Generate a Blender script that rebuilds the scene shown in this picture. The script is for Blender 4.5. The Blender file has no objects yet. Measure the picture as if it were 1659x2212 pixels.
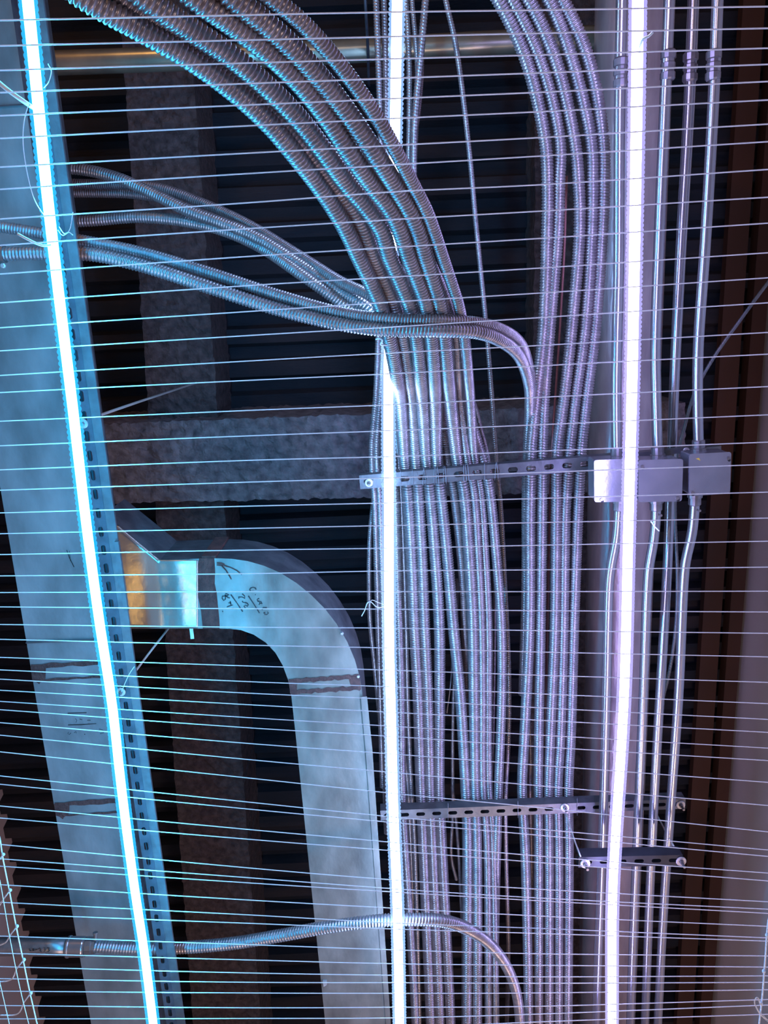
import bpy, math, random
import numpy as np
from mathutils import Vector, Matrix, noise
random.seed(7)
# ------------------------------------------------------------------ camera
CAM = np.array([0.0, 0.0, 1.6]); FPX = 1650.0
TILT = math.radians(14.3); ROLL = math.radians(2.5)
Fw = np.array([0, math.sin(TILT), math.cos(TILT)])
R0 = np.array([1.0, 0, 0]); D0 = np.array([0, math.cos(TILT), -math.sin(TILT)])
Rt = math.cos(ROLL)*R0 + math.sin(ROLL)*D0
Dn = -math.sin(ROLL)*R0 + math.cos(ROLL)*D0
scene = bpy.context.scene; C = scene.collection
cd = bpy.data.cameras.new('camera'); cd.sensor_fit = 'VERTICAL'; cd.sensor_height = 36; cd.lens = 36*FPX/2212
cd.clip_start = 0.02; cd.clip_end = 60
co = bpy.data.objects.new('camera', cd); C.objects.link(co)
m = Matrix.Identity(4)
for i in range(3):
    m[i][0] = Rt[i]; m[i][1] = -Dn[i]; m[i][2] = -Fw[i]; m[i][3] = CAM[i]
co.matrix_world = m; scene.camera = co

def at(px, py, h):
    """point at height h above the camera that lies in the direction of pixel (px, py)"""
    d = Fw + Rt*((px-829.5)/FPX) + Dn*((py-1106)/FPX)
    return CAM + d*(h/d[2])
def AT(pts): return [at(*p) for p in pts]
# ------------------------------------------------------------------ world, light, exposure
scene.view_settings.view_transform = 'Standard'; scene.view_settings.look = 'None'
scene.view_settings.gamma = 1; scene.view_settings.use_curve_mapping = False
scene.view_settings.exposure = 0.0
scene.cycles.use_denoising = True
scene.cycles.max_bounces = 6; scene.cycles.diffuse_bounces = 3; scene.cycles.glossy_bounces = 3
scene.cycles.transparent_max_bounces = 12; scene.cycles.sample_clamp_indirect = 4.0
w = bpy.data.worlds.new('world'); scene.world = w; w.use_nodes = True
w.node_tree.nodes['Background'].inputs[0].default_value = (0.10, 0.12, 0.30, 1)
w.node_tree.nodes['Background'].inputs[1].default_value = 0.12
LED_POWER = {'cyan': 230.0, 'ice': 84.0, 'violet': 60.0}
LED_COLOUR = {'cyan': (0.02, 0.48, 1.0), 'ice': (0.30, 0.53, 1.0), 'violet': (0.42, 0.39, 1.0)}
HALO_GLOW = 2.0
def lamp(name, loc, power, col, size):
    l = bpy.data.lights.new(name, 'POINT'); l.energy = power; l.color = col; l.shadow_soft_size = size
    o = bpy.data.objects.new(name, l); C.objects.link(o); o.location = loc; return o
lamp('warm_corridor_lamp', at(360, 1330, 1.0)*0 + np.array([-0.97, 1.36, 1.15]), 6, (1.0, 0.62, 0.16), 0.07)
lamp('pale_fill_light', (0.6, 2.6, 1.2), 62, (1.0, 0.72, 0.62), 0.2)  # added fill light, brightens the right wall and lower ducts; no known lamp
lamp('pale_top_fill', (-0.25, -1.3, 1.0), 16, (1.0, 0.76, 0.70), 0.15)  # second added fill, lifts the conduits at the top; no lamp known there
lamp('amber_corridor_lamp', (-0.9, -2.0, 2.6), 20, (1.0, 0.52, 0.15), 0.06)

# ------------------------------------------------------------------ materials
def mat(name, col, rough=0.5, metal=0.0, noise_scale=None, col2=None, bump=0.0, bscale=None, spec=0.5,
        detail=6, ramp=(0.35, 0.65), stretch=None):
    mt = bpy.data.materials.new(name); mt.use_nodes = True; nt = mt.node_tree; N = nt.nodes; L = nt.links
    b = N['Principled BSDF']
    b.inputs['Base Color'].default_value = (*col, 1); b.inputs['Roughness'].default_value = rough
    b.inputs['Metallic'].default_value = metal; b.inputs['Specular IOR Level'].default_value = spec
    tc = N.new('ShaderNodeTexCoord'); mp = N.new('ShaderNodeMapping'); L.new(tc.outputs['Object'], mp.inputs[0])
    if stretch: mp.inputs['Scale'].default_value = stretch
    if noise_scale:
        n = N.new('ShaderNodeTexNoise'); n.inputs['Scale'].default_value = noise_scale
        n.inputs['Detail'].default_value = detail; L.new(mp.outputs[0], n.inputs[0])
        r = N.new('ShaderNodeValToRGB'); r.color_ramp.elements[0].position = ramp[0]; r.color_ramp.elements[1].position = ramp[1]
        r.color_ramp.elements[0].color = (*col, 1); r.color_ramp.elements[1].color = (*(col2 or col), 1)
        L.new(n.outputs['Fac'], r.inputs[0]); L.new(r.outputs[0], b.inputs['Base Color'])
    if bump:
        n2 = N.new('ShaderNodeTexNoise'); n2.inputs['Scale'].default_value = bscale or noise_scale
        n2.inputs['Detail'].default_value = 8; L.new(mp.outputs[0], n2.inputs[0])
        bp = N.new('ShaderNodeBump'); bp.inputs['Strength'].default_value = bump; bp.inputs['Distance'].default_value = 0.01
        L.new(n2.outputs['Fac'], bp.inputs['Height']); L.new(bp.outputs[0], b.inputs['Normal'])
    return mt
def emis(name, col, strength, mix=None):
    mt = bpy.data.materials.new(name); mt.use_nodes = True; nt = mt.node_tree; nt.nodes.clear()
    e = nt.nodes.new('ShaderNodeEmission'); e.inputs[0].default_value = (*col, 1); e.inputs[1].default_value = strength
    o = nt.nodes.new('ShaderNodeOutputMaterial')
    if mix is None: nt.links.new(e.outputs[0], o.inputs[0])
    else:
        t = nt.nodes.new('ShaderNodeBsdfTransparent'); x = nt.nodes.new('ShaderNodeMixShader'); x.inputs[0].default_value = mix
        nt.links.new(t.outputs[0], x.inputs[1]); nt.links.new(e.outputs[0], x.inputs[2]); nt.links.new(x.outputs[0], o.inputs[0])
        mt.cycles.emission_sampling = 'NONE'
    return mt
M = {
 'galv': mat('galvanised_sheet', (0.125, 0.108, 0.094), 0.40, 0.35, 16, (0.26, 0.228, 0.20), 0.12, 45, detail=12, ramp=(0.32, 0.66), stretch=(1, .5, 1)),
 'galv_main': mat('dull_galvanised_sheet', (0.13, 0.145, 0.15), 0.45, 0.25, 10, (0.27, 0.29, 0.30), 0.12, 45, detail=12, ramp=(0.32, 0.66), stretch=(1, .5, 1)),
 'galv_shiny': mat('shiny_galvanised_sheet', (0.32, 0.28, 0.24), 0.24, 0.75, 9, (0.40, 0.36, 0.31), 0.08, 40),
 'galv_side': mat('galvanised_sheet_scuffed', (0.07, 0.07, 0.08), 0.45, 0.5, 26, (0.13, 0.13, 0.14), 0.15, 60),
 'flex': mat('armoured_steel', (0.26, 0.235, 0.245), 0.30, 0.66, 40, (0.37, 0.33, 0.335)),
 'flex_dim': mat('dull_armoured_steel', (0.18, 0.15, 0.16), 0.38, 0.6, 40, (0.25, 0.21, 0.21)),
 'cable_red': mat('red_brown_cable', (0.30, 0.13, 0.12), 0.45, 0.3),
 'emt': mat('conduit_steel', (0.38, 0.37, 0.38), 0.24, 0.85, 30, (0.30, 0.29, 0.30), stretch=(1, .1, 1)),
 'cast': mat('cast_fitting', (0.27, 0.25, 0.25), 0.35, 0.8, 60, (0.20, 0.18, 0.18)),
 'strut': mat('strut_steel', (0.11, 0.11, 0.12), 0.42, 0.6, 30, (0.16, 0.16, 0.17), 0.1, 90),
 'strut_pale': mat('pale_strut_steel', (0.055, 0.055, 0.07), 0.5, 0.4, 30, (0.09, 0.09, 0.11), 0.1, 90),
 'strut_black': mat('black_strut_steel', (0.012, 0.012, 0.016), 0.5, 0.1, 30, (0.022, 0.022, 0.028)),
 'box': mat('box_steel', (0.22, 0.22, 0.25), 0.26, 0.65, 14, (0.28, 0.27, 0.30), 0.05, 80),
 'dark': mat('dark_hole', (0.01, 0.01, 0.012), 0.7),
 'pipe': mat('old_steel_pipe', (0.30, 0.24, 0.25), 0.30, 0.5, 25, (0.42, 0.34, 0.34), 0.12, 120, stretch=(1, .3, 1)),
 'pipe2': mat('greenish_steel_pipe', (0.28, 0.26, 0.20), 0.30, 0.7, 14, (0.40, 0.36, 0.26)),
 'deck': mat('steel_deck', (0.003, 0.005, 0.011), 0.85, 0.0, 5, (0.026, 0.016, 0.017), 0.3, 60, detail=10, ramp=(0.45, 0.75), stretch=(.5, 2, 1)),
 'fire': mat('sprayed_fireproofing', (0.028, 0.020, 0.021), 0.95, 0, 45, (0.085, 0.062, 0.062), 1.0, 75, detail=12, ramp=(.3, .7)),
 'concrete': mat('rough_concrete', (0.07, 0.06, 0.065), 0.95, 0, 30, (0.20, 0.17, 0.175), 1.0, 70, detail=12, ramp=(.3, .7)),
 'wall': mat('grey_plaster', (0.74, 0.68, 0.70), 0.8, 0, 2.5, (0.80, 0.74, 0.76), 0.05, 40),
 'wall_brown': mat('brown_plaster', (0.50, 0.37, 0.33), 0.8, 0, 2.5, (0.44, 0.32, 0.29)),
 'rust': mat('rusted_steel', (0.04, 0.016, 0.010), 0.8, 0.0, 1.5, (0.075, 0.027, 0.016), 0.0),
 'floor': mat('dark_floor', (0.16, 0.17, 0.22), 0.6, 0, 3, (0.22, 0.23, 0.28)),
 'sealant': mat('brown_duct_sealant', (0.055, 0.020, 0.018), 0.9, 0, 60, (0.095, 0.038, 0.032), 0.6, 120),
 'ink': mat('black_marker', (0.012, 0.012, 0.014), 0.6),
 'cord': mat('white_cord', (0.8, 0.82, 0.86), 0.5, 0, 300, (0.55, 0.58, 0.62)),
 'wire': mat('tie_wire', (0.30, 0.30, 0.33), 0.35, 0.8),
 'rod': mat('hanger_rod', (0.60, 0.55, 0.50), 0.4, 0.5),
 'washer': mat('zinc_washer', (0.62, 0.58, 0.57), 0.4, 0.6, 80, (0.45, 0.42, 0.42)),
 'nylon': mat('nylon_tie', (0.75, 0.85, 0.88), 0.35),
 'decal': mat('yellow_paint', (0.6, 0.38, 0.05), 0.6),
}
def line_material():
    # clear nylon: part of the light falling on it passes through, part is scattered back
    mt = bpy.data.materials.new('clear_line'); mt.use_nodes = True; nt = mt.node_tree; N = nt.nodes; L = nt.links; N.clear()
    a = N.new('ShaderNodeBsdfDiffuse'); b = N.new('ShaderNodeBsdfTranslucent'); g = N.new('ShaderNodeBsdfGlossy')
    for k in (a, b, g): k.inputs[0].default_value = (0.97, 0.97, 1.0, 1)
    g.inputs['Roughness'].default_value = 0.35
    x = N.new('ShaderNodeMixShader'); x.inputs[0].default_value = 0.5; y = N.new('ShaderNodeMixShader'); y.inputs[0].default_value = 0.3
    o = N.new('ShaderNodeOutputMaterial'); L.new(a.outputs[0], x.inputs[1]); L.new(b.outputs[0], x.inputs[2])
    L.new(x.outputs[0], y.inputs[1]); L.new(g.outputs[0], y.inputs[2]); L.new(y.outputs[0], o.inputs[0]); return mt
M['string'] = line_material()
# ------------------------------------------------------------------ object helpers
def link(name, me, mt, parent=None):
    o = bpy.data.objects.new(name, me); C.objects.link(o)
    if mt is not None: me.materials.append(mt)
    if parent is not None: o.parent = parent
    return o
def root(name, loc, label, cat, group=None):
    o = bpy.data.objects.new(name, None); C.objects.link(o); o.location = loc
    o.empty_display_size = 0.02
    return tag(o, label, cat, group)
def tag(o, label, cat, group=None):
    o['label'] = label; o['category'] = cat
    if group: o['group'] = group
    return o
def struct(o): o['kind'] = 'structure'; return o
def mesh(name, V, Fc, smooth=False):
    me = bpy.data.meshes.new(name); me.from_pydata([tuple(map(float, v)) for v in V], [], Fc); me.update()
    if smooth: me.shade_smooth()
    return me
def part(name, V, Fc, mt, parent=None, smooth=False):
    """V in world space; the mesh is stored about its parent's (or its own) origin"""
    V = np.asarray(V, float)
    org = np.array(parent.location) if parent is not None else V.mean(0)
    if parent is not None and parent.parent is not None:
        org = np.array(parent.location) + np.array(parent.parent.location)
    o = link(name, mesh(name, V-org, Fc, smooth), mt, parent)
    if parent is None: o.location = org
    return o
def merge(*vf):
    V = []; F = []
    for v, f in vf:
        n = len(V); V += [np.asarray(p, float) for p in v]; F += [tuple(i+n for i in q) for q in f]
    return V, F
def resample(P, step):
    P = np.asarray(P, float)
    if len(P) > 2:
        Q = np.vstack([2*P[0]-P[1], P, 2*P[-1]-P[-2]]); out = []
        for i in range(1, len(Q)-2):
            p0, p1, p2, p3 = Q[i-1], Q[i], Q[i+1], Q[i+2]
            # centripetal catmull-rom
            t0 = 0; t1 = t0+np.linalg.norm(p1-p0)**.5; t2 = t1+np.linalg.norm(p2-p1)**.5; t3 = t2+np.linalg.norm(p3-p2)**.5
            t = np.linspace(t1, t2, 16, endpoint=False)[:, None]
            A1 = (t1-t)/(t1-t0)*p0+(t-t0)/(t1-t0)*p1; A2 = (t2-t)/(t2-t1)*p1+(t-t1)/(t2-t1)*p2; A3 = (t3-t)/(t3-t2)*p2+(t-t2)/(t3-t2)*p3
            B1 = (t2-t)/(t2-t0)*A1+(t-t0)/(t2-t0)*A2; B2 = (t3-t)/(t3-t1)*A2+(t-t1)/(t3-t1)*A3
            out.append((t2-t)/(t2-t1)*B1+(t-t1)/(t2-t1)*B2)
        P = np.vstack(out+[P[-1:]])
    s = np.r_[0, np.cumsum(np.linalg.norm(np.diff(P, axis=0), axis=1))]
    n = max(2, int(s[-1]/step)+1); q = np.linspace(0, s[-1], n)
    return np.stack([np.interp(q, s, P[:, k]) for k in range(3)], 1), q
def tube_mesh(name, P, r, step=0.02, sides=10, pitch=None, amp=0.12, twist=1, cap=True, rf=None):
    if pitch: step = pitch/5.0
    Q, s = resample(P, step); n = len(Q)
    T = np.gradient(Q, axis=0); T /= np.linalg.norm(T, axis=1)[:, None]
    up = np.array([0, 0, 1.0]); S = np.cross(T, up); bad = np.linalg.norm(S, axis=1) < .05
    S[bad] = np.cross(T[bad], [1, 0, 0]); S /= np.linalg.norm(S, axis=1)[:, None]; U = np.cross(S, T)
    a = np.arange(sides)/sides*2*math.pi
    rr = np.full((n, sides), float(r))
    if rf is not None: rr = rr*np.array([rf(x) for x in s])[:, None]
    if pitch:
        ph = (s[:, None]/pitch - twist*a[None, :]/(2*math.pi))
        rr = rr*(1-amp+amp*2*np.abs(np.sin(math.pi*ph))**0.7*1.0 - amp*0.0)
    V = Q[:, None, :]+rr[..., None]*(np.cos(a)[None, :, None]*S[:, None, :]+np.sin(a)[None, :, None]*U[:, None, :])
    V = V.reshape(-1, 3); org = Q.mean(0); V = V-org
    i = np.arange(n-1)[:, None]*sides; j = np.arange(sides)[None, :]; j2 = (j+1) % sides
    Fq = np.stack([i+j, i+j2, i+sides+j2, i+sides+j], -1).reshape(-1, 4)
    me = bpy.data.meshes.new(name); nf = len(Fq)
    caps = 2 if cap else 0
    me.vertices.add(len(V)); me.vertices.foreach_set('co', V.ravel().astype(np.float32))
    idx = Fq.ravel()
    if cap: idx = np.r_[idx, np.arange(sides)[::-1], np.arange(sides)+(n-1)*sides]
    me.loops.add(len(idx)); me.loops.foreach_set('vertex_index', idx.astype(np.int32))
    st = np.arange(nf)*4
    if cap: st = np.r_[st, nf*4, nf*4+sides]
    me.polygons.add(nf+caps); me.polygons.foreach_set('loop_start', st.astype(np.int32))
    me.update(calc_edges=True); me.validate(); me.shade_smooth()
    return me, org
def tube(name, P, r, mt, parent=None, **k):
    me, org = tube_mesh(name, P, r, **k); o = link(name, me, mt, parent)
    if parent is None: o.location = org
    else:
        pl = np.array(parent.location)
        if parent.parent is not None: pl = pl+np.array(parent.parent.location)
        o.location = org-pl
    return o
def prism(P, dz, bevel=0):
    """polygon P (world, roughly level) thickened upwards by dz"""
    P = [np.asarray(p, float) for p in P]; n = len(P); V = P+[p+np.array([0, 0, dz]) for p in P]
    F = [tuple(range(n)), tuple(range(2*n-1, n-1, -1))]+[(i, i+n, (i+1) % n+n, (i+1) % n) for i in range(n)]
    return V, F
def boxvf(c, ax, ay, az):
    c = np.asarray(c, float); V = [c+sx*ax+sy*ay+sz*az for sz in (-1, 1) for sy in (-1, 1) for sx in (-1, 1)]
    return V, [(0, 2, 3, 1), (4, 5, 7, 6), (0, 1, 5, 4), (2, 6, 7, 3), (0, 4, 6, 2), (1, 3, 7, 5)]
def lathe(c, axis, prof, n=24):
    """prof: (radius, distance along axis)"""
    c = np.asarray(c, float); axis = np.asarray(axis, float); axis = axis/np.linalg.norm(axis)
    e = np.cross(axis, [0.31, 0.2, 0.9]); e /= np.linalg.norm(e); g = np.cross(axis, e); V = []; F = []
    for r, d in prof:
        for k in range(n):
            a = 2*math.pi*k/n; V.append(c+axis*d+r*(math.cos(a)*e+math.sin(a)*g))
    for i in range(len(prof)-1):
        for k in range(n): F.append((i*n+k, i*n+(k+1) % n, (i+1)*n+(k+1) % n, (i+1)*n+k))
    F.append(tuple(range(n))[::-1]); F.append(tuple(range((len(prof)-1)*n, len(prof)*n)))
    return V, F
Z = np.array([0, 0, 1.0])
ORD = ['first','second','third','fourth','fifth','sixth','seventh','eighth','ninth','tenth','eleventh','twelfth','thirteenth','fourteenth',
 'fifteenth','sixteenth','seventeenth','eighteenth','nineteenth','twentieth']
def ordinal(i):
    if i < 20: return ORD[i]
    t, u = divmod(i+1, 10); tens = {2: 'twent', 3: 'thirt', 4: 'fort'}[t]
    return tens+'ieth' if u == 0 else tens+'y-'+ORD[u-1]

# ------------------------------------------------------------------ room shell
HC = 2.75                                                  # deck height above the camera
XR = at(1552, 2000, HC)[0]; XL = at(78, 2160, HC)[0]
Y0, Y1 = -3.2, 4.6; ZC = CAM[2]+HC
def plank(name, x0, x1, y0, y1, z0, z1, mt, parent=None):
    V, F = boxvf(((x0+x1)/2, (y0+y1)/2, (z0+z1)/2), np.array([(x1-x0)/2, 0, 0]), np.array([0, (y1-y0)/2, 0]), np.array([0, 0, (z1-z0)/2]))
    return part(name, V, F, mt, parent)
struct(plank('floor', XL-.1, XR+.1, Y0, Y1, -0.1, 0, M['floor']))
struct(plank('wall_right', XR, XR+.15, Y0, Y1, 0, ZC+.1, M['wall']))
struct(plank('wall_left', XL-.15, XL, Y0, Y1, 0, ZC+.1, M['wall_brown']))
struct(plank('wall_back', XL-.15, XR+.15, Y0-.1, Y0, 0, ZC+.1, M['floor']))
struct(plank('wall_front', XL-.15, XR+.15, Y1, Y1+.1, 0, ZC+.1, M['floor']))
# ribbed deck: trapezoid ribs across the room
pitch = 0.115; V = []; F = []; y = Y0; prof = []
while y < Y1:
    prof += [(y, 0), (y+.05, 0), (y+.062, .045), (y+.103, .045)]; y += pitch
prof.append((y, 0))
for (yy, zz) in prof: V += [(XL-.15, yy, ZC+zz), (XR+.15, yy, ZC+zz)]
F = [(2*i, 2*i+1, 2*i+3, 2*i+2) for i in range(len(prof)-1)]
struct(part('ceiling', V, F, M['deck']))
def rough_beam(name, quad, h, dz, mt, amp=0.012, nu=40, nv=14):
    """beam soffit quad (pixels) with rough sides, going up dz"""
    a, b, c, d = [at(p[0], p[1], h) for p in quad]; V = []; F = []
    rows = []
    for j in range(nv+1):
        v = j/nv
        for i in range(nu+1):
            u = i/nu; p = (a*(1-u)+b*u)*(1-v)+(d*(1-u)+c*u)*v
            q = p+np.array([noise.noise(Vector(p*50))*amp*.45, noise.noise(Vector(p*59+5))*amp*.6, noise.noise(Vector(p*42+9))*amp])
            V.append(q)
    for j in range(nv):
        for i in range(nu): k = j*(nu+1)+i; F.append((k, k+1, k+nu+2, k+nu+1))
    rim = [i for i in range(nu+1)]+[j*(nu+1)+nu for j in range(1, nv+1)]+[nv*(nu+1)+i for i in range(nu-1, -1, -1)]+[j*(nu+1) for j in range(nv-1, 0, -1)]
    n0 = len(V)
    for r in rim: V.append(V[r]+Z*dz)
    for k in range(len(rim)): k2 = (k+1) % len(rim); F.append((rim[k], n0+k, n0+k2, rim[k2]))
    F.append(tuple(range(n0, n0+len(rim))))
    return part(name, V, F, mt, smooth=False)
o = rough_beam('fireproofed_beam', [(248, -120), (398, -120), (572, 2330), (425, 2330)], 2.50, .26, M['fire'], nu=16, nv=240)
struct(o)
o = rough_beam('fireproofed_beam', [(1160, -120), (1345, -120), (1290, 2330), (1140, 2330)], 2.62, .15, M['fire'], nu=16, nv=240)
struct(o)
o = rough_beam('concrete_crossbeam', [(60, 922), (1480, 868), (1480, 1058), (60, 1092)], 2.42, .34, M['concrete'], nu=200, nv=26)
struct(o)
# rusted steel angle under the deck beside the right wall
rt = struct(plank('trim_1', XR-.075, XR-.025, Y0, Y1, ZC-.05, ZC, M['rust']))
rt = struct(plank('trim_2', XR-.17, XR-.10, Y0, Y1, ZC-.035, ZC-.002, M['rust']))
# ------------------------------------------------------------------ ducts
HD = 1.62
def flat(name, pts, h, mt, parent, t=0.0025, label=None):
    V, F = prism([at(x, y, h-t) for x, y in pts], t+.0005); o = part(name, V, F, mt, parent)
    if label: o['label'] = label
    return o
def stroke(pts, w, h, t=0.0015):
    """flat brush stroke along pixel points"""
    P = [np.array(p, float) for p in pts]; L = []; Rr = []
    for i, p in enumerate(P):
        d = P[min(i+1, len(P)-1)]-P[max(i-1, 0)]; d = d/(np.linalg.norm(d)+1e-9); nrm = np.array([-d[1], d[0]])
        ww = w*(1+0.25*math.sin(i*2.3+p[0]))
        L.append(p+nrm*ww/2); Rr.append(p-nrm*ww/2)
    V = []; F = []
    for a, b in zip(L, Rr):
        V += [at(a[0], a[1], h-t), at(b[0], b[1], h-t), at(a[0], a[1], h), at(b[0], b[1], h)]
    for i in range(len(P)-1):
        k = 4*i; F += [(k, k+4, k+5, k+1), (k+2, k+3, k+7, k+6), (k, k+2, k+6, k+4), (k+1, k+5, k+7, k+3)]
    F += [(0, 1, 3, 2), (4*len(P)-4, 4*len(P)-2, 4*len(P)-1, 4*len(P)-3)]
    return V, F
def dense(p, q, n=14, wob=0.0):
    return [(p[0]+(q[0]-p[0])*i/n, p[1]+(q[1]-p[1])*i/n+wob*math.sin(i*1.7+p[0])) for i in range(n+1)]
d1 = root('main_duct', at(120, 1200, HD), 'wide galvanised sheet metal duct running down the left side behind the cyan light strip', 'duct')
q = [(-222, -260), (-14, -260), (362, 2360), (222, 2360)]
V, F = prism([at(x, y, HD) for x, y in q], .19); F0 = F
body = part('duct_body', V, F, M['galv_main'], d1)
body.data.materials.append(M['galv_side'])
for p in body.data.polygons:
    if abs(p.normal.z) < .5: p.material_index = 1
lx = lambda y: (y-1061)*.171
rx = lambda y: -14+(y+260)*.1435
for (ya, yb) in [(1440, 1470), (1738, 1762)]:
    vf = merge(stroke(dense((lx(ya)+2, ya), (rx(ya)-6, ya-9), wob=.8), 9, HD), stroke(dense((lx(yb)+10, yb), (rx(yb), yb-9), wob=.8), 4.5, HD),
               prism([at(x, y, HD-.002) for x, y in [(lx(ya)+1, ya), (lx(ya)+34, ya), (lx(ya)+33, yb-4), (lx(ya)+22, yb+4), (lx(ya)+20, yb+8), (lx(ya)+12, yb+2), (lx(ya)+5, yb)]], .002))
    s_ = part('sealant_band', *vf, M['sealant'], d1)
for y_ in (228, 1385):
    s_ = part('seam_ridge', *stroke(dense((max(lx(y_), -60), y_+4), (rx(y_), y_-3), 4), 3, HD, .006), M['galv_side'], d1)
vf = merge(stroke([(147, 1566), (175, 1565.5), (208, 1563)], 1.6, HD, .0008), stroke([(146, 1541), (187, 1539.5)], 1.6, HD, .0008),
    stroke([(149, 1581), (146, 1584), (150, 1587), (153, 1583)], 1.1, HD, .0008), stroke([(160, 1583), (164, 1580), (165, 1584)], 1.1, HD, .0008),
    stroke([(163, 1552), (166, 1556), (164, 1561)], 1.1, HD, .0008), stroke([(172, 1553), (178, 1555)], 1.1, HD, .0008), stroke([(188, 1556), (196, 1556)], 1.1, HD, .0008),
    stroke([(182, 1586), (184, 1586.5)], 2, HD, .0008), stroke([(214, 1575), (222, 1577), (224, 1583), (216, 1585)], 1.1, HD, .0008),
    stroke([(144, 1188), (150, 1205), (160, 1225)], 1.6, HD, .0008), stroke([(150, 1190), (152, 1212)], 1.2, HD, .0008))
part('marker_writing', *vf, M['ink'], d1)['label'] = 'faint black marker lines and figures'

d2 = root('branch_duct', at(700, 1700, HD-.01), 'galvanised branch duct with a curved elbow turning down beside the middle light strip', 'duct')
outer = [(222, 1112), (345, 1210), (430, 1207), (470, 1206), (500, 1207), (535, 1212), (570, 1222), (605, 1237), (640, 1259), (672, 1285), (702, 1315), (728, 1349), (750, 1386), (766, 1424), (777, 1462), (783, 1500), (795, 1620), (848, 2360)]
inner = [(718, 2360), (640, 1600), (629, 1500), (622, 1468), (611, 1438), (595, 1410), (574, 1388), (548, 1371), (520, 1361), (495, 1358), (430, 1358), (262, 1358)]
HB = HD-.01
V, F = prism([at(x, y, HB) for x, y in outer+inner], .15)
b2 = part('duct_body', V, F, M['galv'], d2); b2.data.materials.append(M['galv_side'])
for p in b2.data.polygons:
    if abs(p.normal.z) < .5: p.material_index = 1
band = [(430, 1206), (462, 1206), (464, 1235), (463, 1262), (467, 1280), (470, 1310), (473, 1340), (474, 1358), (438, 1358), (434, 1320), (428, 1290), (424, 1262), (426, 1230)]
flat('sealant_band', band, HB, M['sealant'], d2)
P0 = [at(x, y, HB) for x, y in [(436, 1206), (466, 1205)]]
V, F = boxvf((P0[0]+P0[1])/2+Z*.075-np.array([0, .002, 0]), (P0[1]-P0[0])/2, np.array([0, .003, 0]), Z*.0755)
part('sealant_band', V, F, M['sealant'], d2)
vf = merge(stroke(dense((624, 1472), (776, 1461), 20, 1.0), 9, HB), stroke(dense((627, 1496), (778, 1486), 20, 1.2), 9, HB),
           prism([at(x, y, HB-.002) for x, y in [(752, 1462), (777, 1460), (780, 1490), (760, 1488)]], .002),
           prism([at(x, y, HB-.002) for x, y in [(623, 1470), (642, 1472), (640, 1496), (627, 1499)]], .002))
part('sealant_band', *vf, M['sealant'], d2)
zz = lambda L: [(420+x/8.295, 1190+y/8.295) for x, y in L]
marks = [[(1105, 695), (1095, 668), (1050, 652), (1010, 665), (990, 690), (1003, 722)], [(1086, 782), (1098, 788)], [(965, 805), (1062, 950), (1165, 1115)],
 [(1160, 850), (1122, 868), (1132, 898), (1168, 905)], [(1155, 968), (1172, 935), (1160, 915)], [(1178, 940), (1215, 945), (1195, 918), (1180, 900)],
 [(1222, 1035), (1238, 1016), (1295, 1022)], [(1208, 1050), (1222, 1058)], [(1235, 1118), (1258, 1098), (1262, 1140), (1295, 1142), (1328, 1112), (1305, 1092)],
 [(798, 856), (790, 828), (850, 825), (905, 850), (902, 812), (855, 768)],
 [(858, 895), (868, 922), (905, 925)], [(905, 925), (945, 938), (965, 965), (950, 992), (912, 972), (885, 990), (912, 1022)],
 [(650, 780), (760, 935), (865, 1090)], [(625, 790), (560, 765), (548, 792), (602, 838), (635, 845)], [(605, 800), (560, 808), (500, 812), (495, 850), (525, 890), (552, 865), (558, 808)],
 [(578, 1005), (640, 985), (685, 970)], [(640, 900), (655, 975)], [(655, 935), (608, 932)], [(496, 1085), (514, 1085)]]
vf = merge(*[stroke(zz(L), 2.4, HB, .0008) for L in marks])
part('marker_writing', *vf, M['ink'], d2)['label'] = 'handwritten black marker figures written sideways'
vf = merge(stroke(zz([(400, 215), (480, 225), (540, 245)]), 3, HB), stroke(zz([(400, 255), (520, 262), (640, 295), (760, 355), (850, 430)]), 2.2, HB), stroke(zz([(490, 270), (560, 345), (610, 425), (660, 510)]), 2.2, HB))
part('sealant_smear', *vf, M['sealant'], d2)
part('seam_ridge', *stroke([(786, 1505), (797, 1620), (849, 2355)], 12, HB+.004, .012), M['galv'], d2)
part('seam_ridge', *stroke([(740, 1352), (734, 1360), (739, 1367)], 2, HB, .004), M['galv_side'], d2)
for (x, y) in [(739, 1368), (774, 1461)]: part('rivet', *lathe(at(x, y, HB), -Z, [(.004, 0), (.003, .003)], 10), M['washer'], d2)
flat('seam_ridge', [(697, 2120), (706, 2120), (706, 2128), (699, 2132)], HB, M['washer'], d2, .005)
part('hanger_tab', *boxvf(at(414, 1364, HB+.02), np.array([.004, 0, 0]), np.array([0, .018, 0]), Z*.001), M['washer'], d2)

# dented take-off panel: the sheet between the rail and the first sealant band is bowed
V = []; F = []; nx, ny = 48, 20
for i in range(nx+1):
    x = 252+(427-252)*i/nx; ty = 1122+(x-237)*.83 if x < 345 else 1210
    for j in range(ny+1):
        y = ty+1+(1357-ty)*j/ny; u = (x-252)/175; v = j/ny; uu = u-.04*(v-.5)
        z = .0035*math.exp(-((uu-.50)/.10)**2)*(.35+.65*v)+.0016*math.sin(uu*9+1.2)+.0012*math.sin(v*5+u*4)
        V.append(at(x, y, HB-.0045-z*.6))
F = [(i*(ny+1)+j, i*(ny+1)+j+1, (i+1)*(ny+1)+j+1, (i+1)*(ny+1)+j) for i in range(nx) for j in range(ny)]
nv0 = len(V); rim = [j for j in range(ny+1)]+[i*(ny+1)+ny for i in range(1, nx+1)]+[nx*(ny+1)+j for j in range(ny-1, -1, -1)]+[i*(ny+1) for i in range(nx-1, 0, -1)]
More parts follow.
